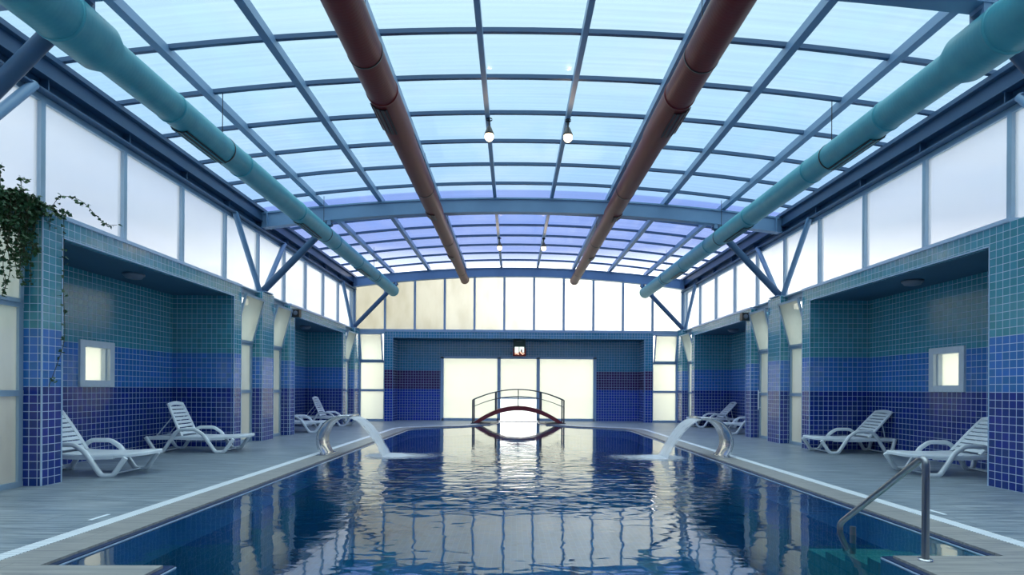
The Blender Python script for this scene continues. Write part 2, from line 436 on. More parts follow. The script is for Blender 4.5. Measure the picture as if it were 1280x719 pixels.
# overflow grating : a channel bed with a slotted white strip on it
def strip_between(a, b, z):
    m = MB(); n = len(a)
    vs = [(x,y,z) for x,y in a]+[(x,y,z) for x,y in b]+[(x,y,z-.03) for x,y in a]+[(x,y,z-.03) for x,y in b]
    fs = []
    for i in range(n-1):
        fs += [(i,i+1,n+i+1,n+i),(2*n+i,3*n+i,3*n+i+1,2*n+i+1),(i,2*n+i,2*n+i+1,i+1),(n+i,n+i+1,3*n+i+1,3*n+i)]
    fs += [(0,n,3*n,2*n),(n-1,3*n-1,4*n-1,2*n-1)]
    m.add(vs, fs); return m
def grate_mat():
    N = NT('white_grating'); p, _ = N.pos(); x, y, z = N.xyz(p)
    f = N.math('FRACT', N.math('DIVIDE', y, .03)); g = N.math('GREATER_THAN', f, .3)
    c = N.mix(g, rgb(150,165,178), rgb(236,244,250))
    b = N.n('ShaderNodeBsdfPrincipled', Roughness=.4); N.set(b, 'Base Color', c)
    return N.surf(b.outputs[0])
M['grate'] = grate_mat()
for f_, side, lab in ((lambda l: mir(l), 'left', 'white slotted overflow grating along the left and far left pool edge'), (lambda l: l, 'right', 'white slotted overflow grating along the right and far right pool edge')):
    o = strip_between(f_(C1[:8]), f_(C2[:8]), .004).build('overflow_grating', M['grate']); tag(o, lab, 'drain grating', 'overflow gratings')

# ---- the pool itself
pool = empty('swimming_pool', (0,10,-1.4)); tag(pool, 'long blue mosaic tiled swimming pool down the middle of the hall', 'pool')
def at_pool(mb, name, mat, **k):
    o = mb.build(name, mat, **k); o.parent = pool; o.matrix_parent_inverse = Matrix.Translation((0,-10,1.4)); return o
m = MB(); n = len(pool_poly)
vs = [(x,y,-.06) for x,y in pool_poly]+[(x,y,-1.45) for x,y in pool_poly]
m.add(vs, [(i, (i+1)%n, n+(i+1)%n, n+i) for i in range(n)])
tris = tessellate_polygon([[Vector((x,y,0)) for x,y in pool_poly]])
m.add([(x,y,-1.45) for x,y in pool_poly], [tuple(t) for t in tris])
at_pool(m, 'basin', M['pool_tile'], recalc=False)
# dark tiled lip just at the waterline with a thin white line
def ribbon(poly, z0, z1, off0, off1):
    """band running inside the outline"""
    n = len(poly); P = [Vector((x,y,0)) for x,y in poly]; area = sum(P[i].x*P[(i+1)%n].y-P[(i+1)%n].x*P[i].y for i in range(n))
    sg = 1 if area > 0 else -1; ins = []
    for d in (off0, off1):
        row = []
        for i in range(n):
            a = (P[i]-P[i-1]).normalized(); b = (P[(i+1)%n]-P[i]).normalized()
            na = Vector((-a.y,a.x,0))*sg; nb = Vector((-b.y,b.x,0))*sg
            nn = (na+nb).normalized(); row.append(P[i]+nn*d/max(.4, nn.dot(na)))
        ins.append(row)
    m = MB()
    vs = [(p.x,p.y,z1) for p in ins[0]]+[(p.x,p.y,z1) for p in ins[1]]+[(p.x,p.y,z0) for p in ins[0]]+[(p.x,p.y,z0) for p in ins[1]]
    fs = []
    for i in range(n):
        j = (i+1) % n
        fs += [(i,j,n+j,n+i),(n+i,n+j,3*n+j,3*n+i),(2*n+i,3*n+i,3*n+j,2*n+j),(i,2*n+i,2*n+j,j)]
    m.add(vs, fs); return m
at_pool(ribbon(pool_in, -.30, -.018, 0.0, .05), 'edge_lip', M['edge_tile'])
at_pool(ribbon(pool_in, -.30, -.028, .05, .056), 'edge_line', M['bead'])
m = MB()
for k in range(4):
    m.box(2.57+.0, 3.33, 4.12+.30*k, 4.12+.30*(k+1), -1.44, -.10-.062*k)
at_pool(m, 'stair', M['step_tile'])
for s in (-1, 1):
    for yy in (6.0, 10.5, 14.5):
        q = MB(); q.lathe([(.001,.0),(.085,.0),(.11,.012),(.115,.03)], (0,0,0), 24)
        o = q.build('underwater_light', M['white']); o.parent = pool; o.matrix_parent_inverse = Matrix.Translation((0,-10,1.4))
        o.location = (s*3.37, yy, -.22); o.rotation_euler = (0, s*math.pi/2, 0)
# water
w = MB(); tr = tessellate_polygon([[Vector((x,y,0)) for x,y in pool_poly]])
w.add([(x,y,-.035) for x,y in pool_poly], [tuple(t) for t in tr])
wo = w.build('pool_water', M['water']); tag(wo, 'rippled blue water filling the pool and mirroring the far windows', 'water', kind='stuff')
bm = bmesh.new(); bm.from_mesh(wo.data)
for f in bm.faces:
    f.normal_update()
    if f.normal.z < 0: f.normal_flip()
bm.to_mesh(wo.data); bm.free()

# outdoor ground round the building
g = MB()
g.box(-60,-7.35,-30,90,-.4,-.06); g.box(7.35,60,-30,90,-.4,-.06); g.box(-7.35,7.35,-30,-2.25,-.4,-.06)
g.box(-7.35,-3.2,22.0,90,-.4,-.06); g.box(3.2,7.35,22.0,90,-.4,-.06); g.box(-3.2,3.2,30,90,-.4,-.06)
g.box(.75,3.2,22.0,23.4,-.4,-.06); g.box(-3.2,-.75,22.0,23.4,-.4,-.06)
structure(g.build('ground', M['concrete']))

# ------------------------------------------------------------------ glazing
def framed(name, panes, bars, pm, fm, label=None):
    r = structure(empty(name)) 
    f = MB()
    for b in bars: f.box(*b)
    f.build('frame', fm, r)
    for p in panes: MB().box(*p).build('pane', pm, r)
    return r
wn = 1
ym = [FR[1]+1.504*k for k in range(-5, 11)]
ZS, ZT = 3.35, 4.76
for s in (-1, 1):
    ms = [y for y in ym if y > YN]+[YF-.03]
    bars = [(s*(G-.03), s*(G+.05), YN, YF, ZS-.02, ZS+.03), (s*(G-.04), s*(G+.05), YN, YF, ZT-.01, ZT+.07)]
    panes = []
    for y in ms: bars.append((s*(G-.045), s*(G+.045), y-.036, y+.036, ZS, ZT))
    for a, b in zip(ms[:-1], ms[1:]): panes.append((s*(G+.002), s*(G+.014), a+.03, b-.03, ZS, ZT))
    framed('window_%d' % wn, panes, bars, M['pane_side'], M['alu']); wn += 1

def gap_window(s, y0, y1, handle=False, tilt=.27):
    """tall light with a tilting vent at the top"""
    global wn
    r = structure(empty('window_%d' % wn)); wn += 1
    f = MB(); t = .035
    f.box(s*(G-.03), s*(G+.04), y0, y0+.06, 0, 3.30); f.box(s*(G-.03), s*(G+.04), y1-.06, y1, 0, 3.30)
    for z in (.03, 1.12, 2.18, 3.22): f.box(s*(G-.035), s*(G+.04), y0, y1, z-t, z+t)
    f.build('frame', M['alu'], r)
    for a, b in ((.06,1.09),(1.15,2.15)):
        MB().box(s*(G+.002), s*(G+.012), y0+.05, y1-.05, a, b).build('pane', M['pane_gap'], r)
    # vent leaning into the hall
    zb, zt, d = 2.20, 3.18, tilt
    def P(k, o): return (s*(G-.03-d*k-o), zb+(zt-zb)*k)
    v = MB(); ax = Vector((-s*d, 0, zt-zb)).normalized(); nn = Vector((s*(zt-zb), 0, d)).normalized()
    c = Vector((s*(G-.05-d/2), (y0+y1)/2, (zb+zt)/2)); L = math.hypot(d, zt-zb)/2; hw = (y1-y0)/2-.05
    for e in (-1, 1):
        v.obox(c+Vector((0,e*(hw-.02),0)), ax, (0,1,0), nn, L, .024, .02)
        v.obox(c+ax*e*(L-.02), ax, (0,1,0), nn, .024, hw, .02)
    vs = v.build('vent_sash', M['alu'], r)
    MB().obox(c, ax, (0,1,0), nn, L-.03, hw-.03, .004).build('vent_pane', M['pane_gap'], vs)
    if handle:
        h = MB(); h.tube([(s*(G-.09),y1-.10,.72),(s*(G-.09),y1-.10,1.22)], .014, 10)
        for z in (.78, 1.16): h.tube([(s*(G-.03),y1-.10,z),(s*(G-.09),y1-.10,z)], .009, 8)
        h.build('door_handle', M['lounger'], r, label='white vertical pull handle')
for s in (-1, 1):
    if s < 0: gap_window(s, 5.95, 6.90, tilt=.02)
    gap_window(s, 11.90, 12.90); gap_window(s, 13.50, 14.50, s > 0); gap_window(s, 19.30, 20.40)

# sill beam over the gaps
for s, nm in ((-1,'trim_5'),(1,'trim_6')):
    m = MB()
    for (a, b) in ((4.4,6.90 if s < 0 else 5.95),(11.90,14.50),(19.30,YF)):
        m.box(s*(G-.08), s*(G+.06), a, b, 3.25, 3.34); m.box(s*(G-.19), s*(G+.06), a, b, 3.34, 3.365)
    structure(m.build(nm, M['alu'], bevel=.006))

# far side lights beside the portal, with the tilting vents
for s in (-1, 1):
    r = structure(empty('window_%d' % wn)); wn += 1
    x0, x1 = 4.95, 5.86; f = MB()
    for x in (x0, x1): f.box(s*(x-.035), s*(x+.035), YF, YF+.07, 0, 3.30)
    for z in (.04, 1.14, 2.20, 3.26): f.box(s*x0, s*x1, YF-.01, YF+.07, z-.04, z+.04)
    f.build('frame', M['alu_far'], r)
    for a, b in ((.08,1.10),(1.18,2.16)): MB().box(s*(x0+.03), s*(x1-.03), YF+.03, YF+.04, a, b).build('pane', M['pane_door'], r)
    d, zb, zt = .26, 2.23, 3.22; ax = Vector((0,-d,zt-zb)).normalized(); nn = Vector((0,zt-zb,d)).normalized()
    c = Vector((s*(x0+x1)/2, YF-.03-d/2, (zb+zt)/2)); L = math.hypot(d, zt-zb)/2; hw = (x1-x0)/2-.04; v = MB()
    for e in (-1, 1):
        v.obox(c+Vector((e*(hw-.02),0,0)), ax, (1,0,0), nn, L, .024, .02); v.obox(c+ax*e*(L-.02), ax, (1,0,0), nn, .024, hw, .02)
    vs = v.build('vent_sash', M['alu_far'], r)
    MB().obox(c, ax, (1,0,0), nn, L-.03, hw-.03, .004).build('vent_pane', M['pane_door'], vs)

# far gable glazing up to the arch
r = structure(empty('window_%d' % wn)); wn += 1
f = MB(); f.box(-6.0, 6.0, YF, YF+.08, 3.30, 3.40)
xs = [-6.06,-4.95,-3.85,-2.75,-1.65,-.55,.55,1.65,2.75,3.85,4.95,6.06]
for x in xs: f.xzprism([(x-.038,3.38),(x+.038,3.38),(x+.038,z_top(x)),(x-.038,z_top(x))], YF-.01, YF+.07)
f.build('frame', M['alu_far'], r)
for a, b in zip(xs[:-1], xs[1:]):
    a2, b2 = a+.03, b-.03; top = [(b2+(a2-b2)*k/5, z_top(b2+(a2-b2)*k/5)) for k in range(6)]
    MB().xzprism([(a2,3.38),(b2,3.38)]+top, YF+.03, YF+.042).build('pane', M['pane_far'], r)

# far door screen, open at water level in the middle
r = structure(empty('door_1', (0,YB,0)))
f = MB(); y0, y1 = -.05, .05
for x in (-2.92, 2.92): f.box(x-.06, x+.06, y0, y1, 0, 2.43)
for x in (-.75, .75): f.box(x-.06, x+.06, y0, y1, -.3 if False else 0, 2.43)
f.box(-2.98, 2.98, y0, y1, 2.37, 2.46)
for s in (-1, 1): f.box(s*.75, s*2.92, y0, y1, 0, .09)
f.box(-.75, .75, y0, y1, .84, .89)
f.build('frame', M['alu_far'], r)
MB().box(-2.87,-.80,-.01,.01,.09,2.38).build('pane', M['pane_door'], r)
MB().box(.80,2.87,-.01,.01,.09,2.38).build('pane', M['pane_door'], r)
MB().box(-.70,.70,-.01,.01,.88,2.38).build('pane', M['pane_door'], r)

# small alcove windows
for s in (-1, 1):
    r = structure(empty('window_%d' % wn, (s*B,9.50,1.58))); wn += 1
    f = MB()
    for e in (-1, 1):
        f.box(-s*.035, s*.10, e*.28, e*.39, -.38, .38); f.box(-s*.035, s*.10, -.28, .28, e*.27, e*.38)
        f.box(s*.03, s*.13, e*.25, e*.28, -.27, .27)
    f.build('frame', M['white_frame'], r, bevel=.006)
    MB().box(s*.10, s*.112, -.28, .28, -.28, .28).build('pane', M['louver_glass'], r)

# ------------------------------------------------------------------ steel and roof
roof = structure(empty('ceiling', (0,0,5.8)))
def on_roof(mb, name, mat):
    o = mb.build(name, mat); o.parent = roof; o.matrix_parent_inverse = Matrix.Translation((0,0,-5.8)); return o
PX = [-4.64,-3.30,-1.98,-.66,.66,1.98,3.30,4.64]
edges = [-6.15]+PX+[6.15]
for a, b in zip(edges[:-1], edges[1:]):
    n = 6; xs_ = [a+(b-a)*k/n for k in range(n+1)]
    poly = [(x, z_roof(x)) for x in xs_]+[(x, z_roof(x)+.016) for x in reversed(xs_)]
    N_ = len(poly)
    for ya, yb_, mt in ((YN-.15,FR[1],'poly'),(FR[1],FR[2],'poly'),(FR[2],YF+.15,'poly_blue')):
        m = MB(); vs = [(x,ya,z) for x,z in poly]+[(x,yb_,z) for x,z in poly]; fs = []
        for i in range(N_): fs.append((i, i+N_, (i+1)%N_+N_, (i+1)%N_))
        m.add(vs, fs); on_roof(m, 'roof_panel', M[mt])
for x in PX:
    z = z_top(x); sl = -.8*x/36; t = Vector((1,0,sl)).normalized(); u = Vector((-sl,0,1)).normalized()
    wdt = .036 if abs(x) < 1 else .05
    m = MB(); m.obox((x,(YF+YN)/2,z+.075), t, (0,1,0), u, wdt, (YF-YN)/2, .065); on_roof(m, 'purlin', M['steel'])
yb = []
for f0, f1 in zip(FR[:-1], FR[1:]):
    st = (f1-f0)/7
    yb += [f0+st*(k+.5) for k in range(7)]
for y in yb:
    if y < YN: continue
    n = 24; pts = [(-6.1+12.2*k/n, y, z_roof(-6.1+12.2*k/n)-.03) for k in range(n+1)]
    m = MB(); m.sweep(pts, [(-.028,-.03),(.028,-.03),(.028,.027),(-.028,.027)], smooth=False); on_roof(m, 'glazing_bar', M['steel_dark'])

# eaves beams
for s, nm in ((-1,'trim_7'),(1,'trim_8')):
    m = MB()
    m.box(s*5.99, s*6.30, YN, YF, 5.03, 5.23); m.box(s*5.92, s*6.30, YN, YF, 5.23, 5.30)
    m.box(s*6.12, s*6.30, YN, YF, 4.86, 5.03); m.box(s*5.98, s*6.20, YN, YF, 4.835, 4.86)
    m.box(s*5.97, s*6.1, YN, YF, 5.02, 5.035)
    for y in ym: m.box(s*6.02, s*6.13, y-.01, y+.01, 4.86, 5.03)
    structure(m.build(nm, M['steel_dark'], bevel=.004))

names_arch = ['blue steel roof arch with tube struts just overhead at the near end of the hall',
              'blue steel roof arch with tube struts crossing the middle of the hall',
              'blue steel roof arch with tube struts against the far gable windows']
for fy, lab in zip(FR[1:], names_arch):
    r = empty('roof_arch', (0,fy,3.38)); tag(r, lab, 'steel arch', 'roof arches')
    def onr(mb, name, mat, **k):
        o = mb.build(name, mat, **k); o.parent = r; return o
    n = 36; m = MB(); zz = 3.38
    xs_ = [-6.0+12.0*k/n for k in range(n+1)]
    for (t0, t1, hy) in ((0,.035,.10),(.035,None,.07),(None,0,.10)):
        if t1 is None: lo = [z_bot(x)+.035-zz for x in xs_]; hi = [z_top(x)-.035-zz for x in xs_]
        elif t0 is None: lo = [z_top(x)-.035-zz for x in xs_]; hi = [z_top(x)-zz for x in xs_]
        else: lo = [z_bot(x)-zz for x in xs_]; hi = [z_bot(x)+.035-zz for x in xs_]
        vs = []; fs = []
        for i, x in enumerate(xs_): vs += [(x,-hy,lo[i]),(x,hy,lo[i]),(x,hy,hi[i]),(x,-hy,hi[i])]
        for i in range(n):
            for j in range(4): fs.append((i*4+j, i*4+(j+1)%4, (i+1)*4+(j+1)%4, (i+1)*4+j))
        fs += [(0,1,2,3),(n*4+3,n*4+2,n*4+1,n*4)]
        m.add(vs, fs)
    for s in (-1, 1):
        m.box(s*4.42, s*4.50, -.09, .09, z_bot(4.46)-zz-.10, z_bot(4.46)-zz+.02)
        m.box(s*5.85, s*5.87, -.13, .13, z_bot(5.9)-zz, z_top(5.9)-zz)
    onr(m, 'arch_beam', M['steel'])
    for s in (-1, 1):
        onr(MB().tube([(s*6.02,0,.02),(s*4.44,0,z_bot(4.44)-zz-.02)], .085 if False else .078, 16), 'strut', M['steel_dark'])
        for e in (-1, 1):
            if fy > 20 and e > 0: continue
            onr(MB().tube([(s*6.02,e*.10,.02),(s*6.02,e*1.28,1.47)], .058, 14), 'strut', M['steel'])
        p = MB(); p.box(s*5.84, s*6.16, -.22, .22, .0, .022); p.box(s*5.98, s*6.06, -.16, .16, .0, .12)
        onr(p, 'cap_plate', M['steel'])

# tiled columns under the frames
place = {0:'nearest the camera, at the edge of view', 1:'beside the middle roof arch', 2:'in the far corner by the gable wall'}
for s in (-1, 1):
    for i, (a, b) in enumerate(COLS):
        h = 3.38; cx, cy = s*6.02, (a+b)/2
        r = empty('tiled_column', (cx,cy,0))
        tag(r, 'square blue mosaic tiled column on the %s %s' % ('left' if s < 0 else 'right', place[i]), 'column', 'tiled columns')
        o = MB().box(-.14, .14, a-cy, b-cy, 0, h-.004).build('shaft', M['tile'], r)
        m = MB()
        for yy in (a-cy, b-cy): m.box(-s*.146, -s*.132, yy-.008, yy+.008, 0, h-.01)
        m.build('corner_bead', M['bead'], r)

# ------------------------------------------------------------------ ducts
def duct(x, z, segs, mat, grilles, joints, label, hang, gside, collar=None):
    y0, y1 = segs[0][0], segs[-1][1]
    r = empty('air_duct', (x,y0,z)); tag(r, label, 'duct', 'round air ducts')
    m = MB(); prof = []
    for (a, b, rad) in segs:
        if prof: prof += [(rad, a-y0+.06)]
        else: prof += [(rad, 0)]
        prof += [(rad, b-y0)]
    m.lathe(prof, (0,0,0), 40, 'y'); m.build('duct_pipe', mat, r)
    R = segs[-1][2]
    def rad_at(y):
        for a, b, q in segs:
            if a <= y <= b: return q
        return R
    m = MB(); m.lathe([(R*.82,y1-y0-.03),(R+.006,y1-y0-.05),(R+.010,y1-y0+.01),(R*.86,y1-y0+.012),(R*.8,y1-y0-.0),(.001,y1-y0+.0)], (0,0,0), 40, 'y'); m.build('end_cap', mat, r)
    for jy in joints:
        q = rad_at(jy); m = MB(); m.lathe([(q,jy-y0-.02),(q+.009,jy-y0-.015),(q+.009,jy-y0+.015),(q,jy-y0+.02)], (0,0,0), 40, 'y'); m.build('joint_band', mat, r)
    if collar:
        q = rad_at(collar-.1); m = MB(); m.lathe([(q+.004,collar-y0-.13),(q+.014,collar-y0-.12),(q+.014,collar-y0+.0),(q-.05,collar-y0+.06)], (0,0,0), 40, 'y'); m.build('collar', mat, r)
    for (a, b) in grilles:                                   # dark slotted outlet on the underside
        q = rad_at((a+b)/2)+.004; m = MB(); vs = []; fs = []; K = 8
        for k in range(K+1):
            an = math.radians(gside-34+68*k/K)
            for rr in (q, q+.012):
                for yy in (a-y0, b-y0): vs.append((rr*math.sin(an), yy, -rr*math.cos(an)))
        for k in range(K):
            o = k*4; fs += [(o,o+1,o+5,o+4),(o+2,o+6,o+7,o+3),(o,o+4,o+6,o+2),(o+1,o+3,o+7,o+5)]
        fs += [(0,2,3,1),(K*4,K*4+1,K*4+3,K*4+2)]
        m.add(vs, fs)
        g_ = m.build('grille', M['black'], r)
        m = MB()
        for k in range(1, K, 2):
            an = math.radians(gside-34+68*k/K); rr = q+.016
            m.obox((rr*math.sin(an), (a+b)/2-y0, -rr*math.cos(an)), (math.cos(an),0,math.sin(an)), (0,1,0), (math.sin(an),0,-math.cos(an)), .006, (b-a)/2, .004)
        m.build('grille_bar', mat, g_)
    for hy in hang:
        q = rad_at(hy); m = MB(); zt = z_roof(x)-.05-z
        m.tube([(0,hy-y0,q),(0,hy-y0,zt)], .006, 6); m.lathe([(q+.001,hy-y0-.012),(q+.006,hy-y0-.012),(q+.006,hy-y0+.012),(q+.001,hy-y0+.012)], (0,0,0), 32, 'y')
        m.build('hanger', M['black'], r)
for s, nm in ((-1,'left'),(1,'right')):
    duct(s*4.48, 4.68, [(YN,5.85,.255),(5.95,20.2,.190)], M['duct_teal'], [(7.35,8.35),(11.4,12.5),(15.7,16.7)], [3.6,5.35,7.1,8.9,11.2,13.5,15.5,17.6],
         'long teal ribbed air duct hanging along the %s eaves' % nm, [8.35,12.8,17.4], 16*s, collar=5.95)
    duct(s*1.93, 5.05, [(YN,8.6,.200),(8.7,12.4,.180),(12.5,16.3,.160),(16.4,20.0,.145)], M['duct_red'], [(7.45,8.15),(12.0,12.35),(15.9,16.25)], [4.2,7.35,8.65,12.45,16.35],
         'long dark red air duct hanging %s of the roof centre line' % nm, [6.5,10.9,14.7,18.6], 22*s)

# ------------------------------------------------------------------ spot lamps under the two middle purlins
def make_lamp():
    r = empty('spot_lamp', (0,0,0))
    m = MB(); m.tube([(0,0,.30),(0,0,.16)], .014, 10); m.lathe([(.05,.31),(.05,.29)], (0,0,0), 16); m.build('stem', M['black'], r)
    m = MB(); m.lathe([(.02,.19),(.035,.17),(.055,.12),(.075,.075),(.078,.05),(.072,.05),(.068,.07),(.03,.15),(.001,.155)], (0,0,0), 24); m.build('lamp_shade', M['black'], r)
    m = MB(); m.lathe([(.001,-.055),(.04,-.045),(.066,-.015),(.074,.02),(.066,.055),(.03,.10),(.001,.12)], (0,0,0), 20); m.build('bulb', M['bulb'], r)
    return r
proto = make_lamp()
for i, (x, y, lab) in enumerate([(-.63,9.3,'nearer lit warm spot lamp on the left middle purlin'),(.66,9.3,'nearer lit warm spot lamp on the right middle purlin'),
                                 (-.63,16.6,'farther lit warm spot lamp on the left middle purlin'),(.66,16.6,'farther lit warm spot lamp on the right middle purlin')]):
    o = proto if i == 0 else copy_tree(proto)
    o.location = (x, y, z_top(x)-.30); tag(o, lab, 'lamp', 'spot lamps under the roof')
    L = bpy.data.lights.new('spot_lamp_light', 'POINT'); L.energy = 3; L.color = (1,.75,.5); L.shadow_soft_size = .06
    lo = bpy.data.objects.new('lamp_light', L); COL.objects.link(lo); lo.parent = o; lo.location = (0,0,-.08)

# round ceiling lamps in the alcoves
def make_disc():
    r = empty('ceiling_lamp')
    m = MB(); m.lathe([(.001,0),(.16,0),(.16,-.03),(.14,-.045)], (0,0,0), 28); m.build('rim', M['lamp_grey'], r)
    m = MB(); m.lathe([(.14,-.04),(.12,-.075),(.06,-.09),(.001,-.092)], (0,0,0), 28); m.build('lamp_shade', M['lamp_grey'], r)
    return r
p0 = make_disc(); first = True
for s in (-1, 1):
    for y in (9.45, 17.2):
        o = p0 if first else copy_tree(p0); first = False
        o.location = (s*6.48, y, ZH0)
        tag(o, 'round grey ceiling lamp, unlit, in the %s %s alcove' % ('near' if y < 12 else 'far', 'left' if s < 0 else 'right'), 'lamp', 'alcove ceiling lamps')
# small black speakers on the far pillars
for s in (-1, 1):
    r = empty('wall_speaker', (s*(W-.10),14.66,3.02)); tag(r, 'small black box speaker high on the tiled pillar at the %s' % ('left' if s < 0 else 'right'), 'speaker', 'wall speakers')
    MB().box(-.09,.09,-.09,.09,0,.20).build('housing', M['black'], r, bevel=.008)
    m = MB(); m.lathe([(.001,-.096),(.05,-.096),(.06,-.09)], (0,0,.10), 20, 'y'); m.build('speaker_cone', M['lamp_grey'], r)
    MB().box(s*.09, s*.105, -.03, .03, .05, .15).build('bracket', M['black'], r)

# ------------------------------------------------------------------ exit sign under the far header
r = empty('exit_sign', (0.02,YF+.25,2.54)); r.scale = (1.12,1,1); tag(r, 'lit green, white and red exit sign hanging over the far door', 'sign')
MB().box(-.20,.20,-.06,.06,.20,.52).build('housing', M['sign_green'], r, bevel=.01)
MB().box(-.22,.22,-.06,.06,-.10,.20).build('lower_housing', M['sign_red'], r, bevel=.02)
MB().box(-.10,.10,-.065,-.06,.44,.46).build('highlight_plate', M['lamp_grey'], r)
m = MB(); m.box(-.155,-.02,-.068,-.061,.03,.25); m.box(-.0,.155,-.068,-.061,.15,.25); m.box(.0,.045,-.068,-.061,.07,.15); m.box(.09,.155,-.068,-.061,.04,.15)
m.build('sign_panel', M['sign_face'], r)
m = MB()
m.obox((-.10,-.065,.0), (1,0,.3), (0,1,0), (-.3,0,1), .05, .004, .022); m.obox((-.04,-.065,-.02), (1,0,-.2), (0,1,0), (.2,0,1), .03, .004, .02)
m.obox((.07,-.065,.01), (1,0,-1), (0,1,0), (1,0,1), .05, .004, .014); m.obox((.13,-.065,-.01), (1,0,.6), (0,1,0), (-.6,0,1), .035, .004, .016)
m.build('sign_symbol', M['sign_text'], r)
MB().box(-.30,-.26,-.03,.03,-.02,.06).build('side_box', M['black'], r)
MB().tube([(0,0,.52),(0,0,.56)], .02, 10).build('bracket', M['black'], r)

# ------------------------------------------------------------------ arched footbridge
r = empty('footbridge', (-.02,20.32,0)); tag(r, 'small arched dark red footbridge with grey handrails over the pool outlet', 'bridge')
S = 1.60; hw = .42
def zb_(x): return .60*(1-(x/S)**2)
m = MB(); n = 28; vs = []; fs = []
for i in range(n+1):
    x = -S+2*S*i/n; t = .135; z = zb_(x)
    vs += [(x,-hw,max(0,z-t)),(x,hw,max(0,z-t)),(x,hw,z+.015),(x,-hw,z+.015)]
for i in range(n):
    for j in range(4): fs.append((i*4+j, i*4+(j+1)%4, (i+1)*4+(j+1)%4, (i+1)*4+j))
fs += [(0,1,2,3),(n*4+3,n*4+2,n*4+1,n*4)]
m.add(vs, fs); m.build('walkway', M['bridge_red'], r)
for e in (-1, 1):
    y = e*(hw-.03)
    m = MB(); m.tube([(x, y, .83+.37*(1-(x/S)**2)) for x in [-S+2*S*k/24 for k in range(25)]], .020, 10)
    m.build('handrail', M['rail'], r)
    m = MB(); m.tube([(x, y, .58+.37*(1-(x/S)**2)) for x in [-S+2*S*k/24 for k in range(25)]], .011, 8)
    m.build('middle_rail', M['rail'], r)
    for x in (-S,-.80,0,.80,S):
        q = .026 if x else .014
        MB().tube([(x,y,max(0,zb_(x)-.02)),(x,y,.83+.37*(1-(x/S)**2))], q, 10).build('post', M['rail'], r)
for s in (-1, 1):
    MB().box(s*.98, s*(S+.06), -hw-.05, hw+.05, .0, .02).build('base_plate', M['rail'], r)

# ------------------------------------------------------------------ pool cascades
def cascade(s, lab, labw, yc):
    r = empty('water_cascade', (s*3.62,yc,0)); tag(r, lab, 'fountain', 'stainless cascades')
    # local x towards the pool = -s
    pts = [(.02,0,0),(-.06,0,.16),(-.07,0,.32),(.0,0,.50),(.13,0,.63),(.28,0,.69),(.40,0,.705),(.50,0,.70)]
    pts = [Vector((-s*p[0],0,p[2])) for p in pts]; P = spline(pts, 6); m = MB()
    n = len(P); vs = []; fs = []
    for i, p in enumerate(P):
        t = (P[min(i+1,n-1)]-P[max(i-1,0)]).normalized(); nn = Vector((-t.z,0,t.x)); w2 = .29+.05*i/n; th = .022
        vs += [p+nn*th+Vector((0,-w2,0)), p+nn*th+Vector((0,w2,0)), p-nn*th+Vector((0,w2,0)), p-nn*th+Vector((0,-w2,0))]
    for i in range(n-1):
        for j in range(4): fs.append((i*4+j, i*4+(j+1)%4, (i+1)*4+(j+1)%4, (i+1)*4+j))
    fs += [(0,1,2,3),(n*4-1,n*4-2,n*4-3,n*4-4)]
    m.add(vs, fs, True); o = m.build('curved_plate', M['chrome'], r)
    o.modifiers.new('Bevel','BEVEL').width = .006; o.modifiers['Bevel'].limit_method = 'ANGLE'
    MB().box(-.09,.09,-.32,.32,0,.014).build('base_plate', M['chrome'], r, bevel=.004)
    # falling sheet
    K, J = 26, 14; me = bpy.data.meshes.new('water_sheet'); vs = []; den = []; fs = []
    for i in range(K+1):
        t = i/K
        x = .48+.60*t; z = .700-.06*t-.635*t*t
        for j in range(J+1):
            q = -1+2*j/J; w2 = .33*(1+.10*t)
            vs.append((-s*(x+.012*math.sin(9*q+4*t)), q*w2, z+.008*math.sin(13*q))); den.append(.95+.2*math.sin(17*q+1.3)-.35*abs(q)**6)
        if i:
            for j in range(J):
                a = (i-1)*(J+1)+j; fs.append((a,a+1,a+J+2,a+J+1))
    me.from_pydata(vs, [], fs); me.materials.append(M['sheet'])
    at = me.attributes.new('dens','FLOAT','POINT'); at.data.foreach_set('value', den)
    for p_ in me.polygons: p_.use_smooth = True
    o = bpy.data.objects.new('water_sheet', me); COL.objects.link(o); o.location = (s*3.62,yc,-.02); tag(o, labw, 'water', kind='stuff')
    # foam where it lands, drifting inwards
    vs = []; den = []; fs = []; I, J = 60, 24; me = bpy.data.meshes.new('pool_foam')
    for i in range(I+1):
        u = i/I; x = s*(2.95-2.2*u)
        for j in range(J+1):
            q = -1+2*j/J; ww = .42+.55*u
            d = math.exp(-((u-.16)/.16)**2)*1.0+.62*math.exp(-((u-.42)/.34)**2)
            den.append(max(0, d*(1-q*q))-.06)
            vs.append((x, yc+q*ww+.1*u, -.026+.02*max(0,1-q*q)*math.exp(-((u-.14)/.12)**2)))
        if i:
            for j in range(J):
                a = (i-1)*(J+1)+j; fs.append((a,a+1,a+J+2,a+J+1))
    me.from_pydata(vs, [], fs); me.materials.append(M['foam'])
    at = me.attributes.new('dens','FLOAT','POINT'); at.data.foreach_set('value', den)
    for p_ in me.polygons: p_.use_smooth = True
    o = bpy.data.objects.new('pool_foam', me); COL.objects.link(o)
    tag(o, 'white foam spreading on the water under the %s cascade' % ('left' if s < 0 else 'right'), 'foam', kind='stuff')
cascade(-1, 'curved stainless steel cascade arching over the left pool edge', 'white sheet of water falling from the left cascade', 10.45)
cascade(1, 'curved stainless steel cascade arching over the right pool edge', 'white sheet of water falling from the right cascade', 10.35)

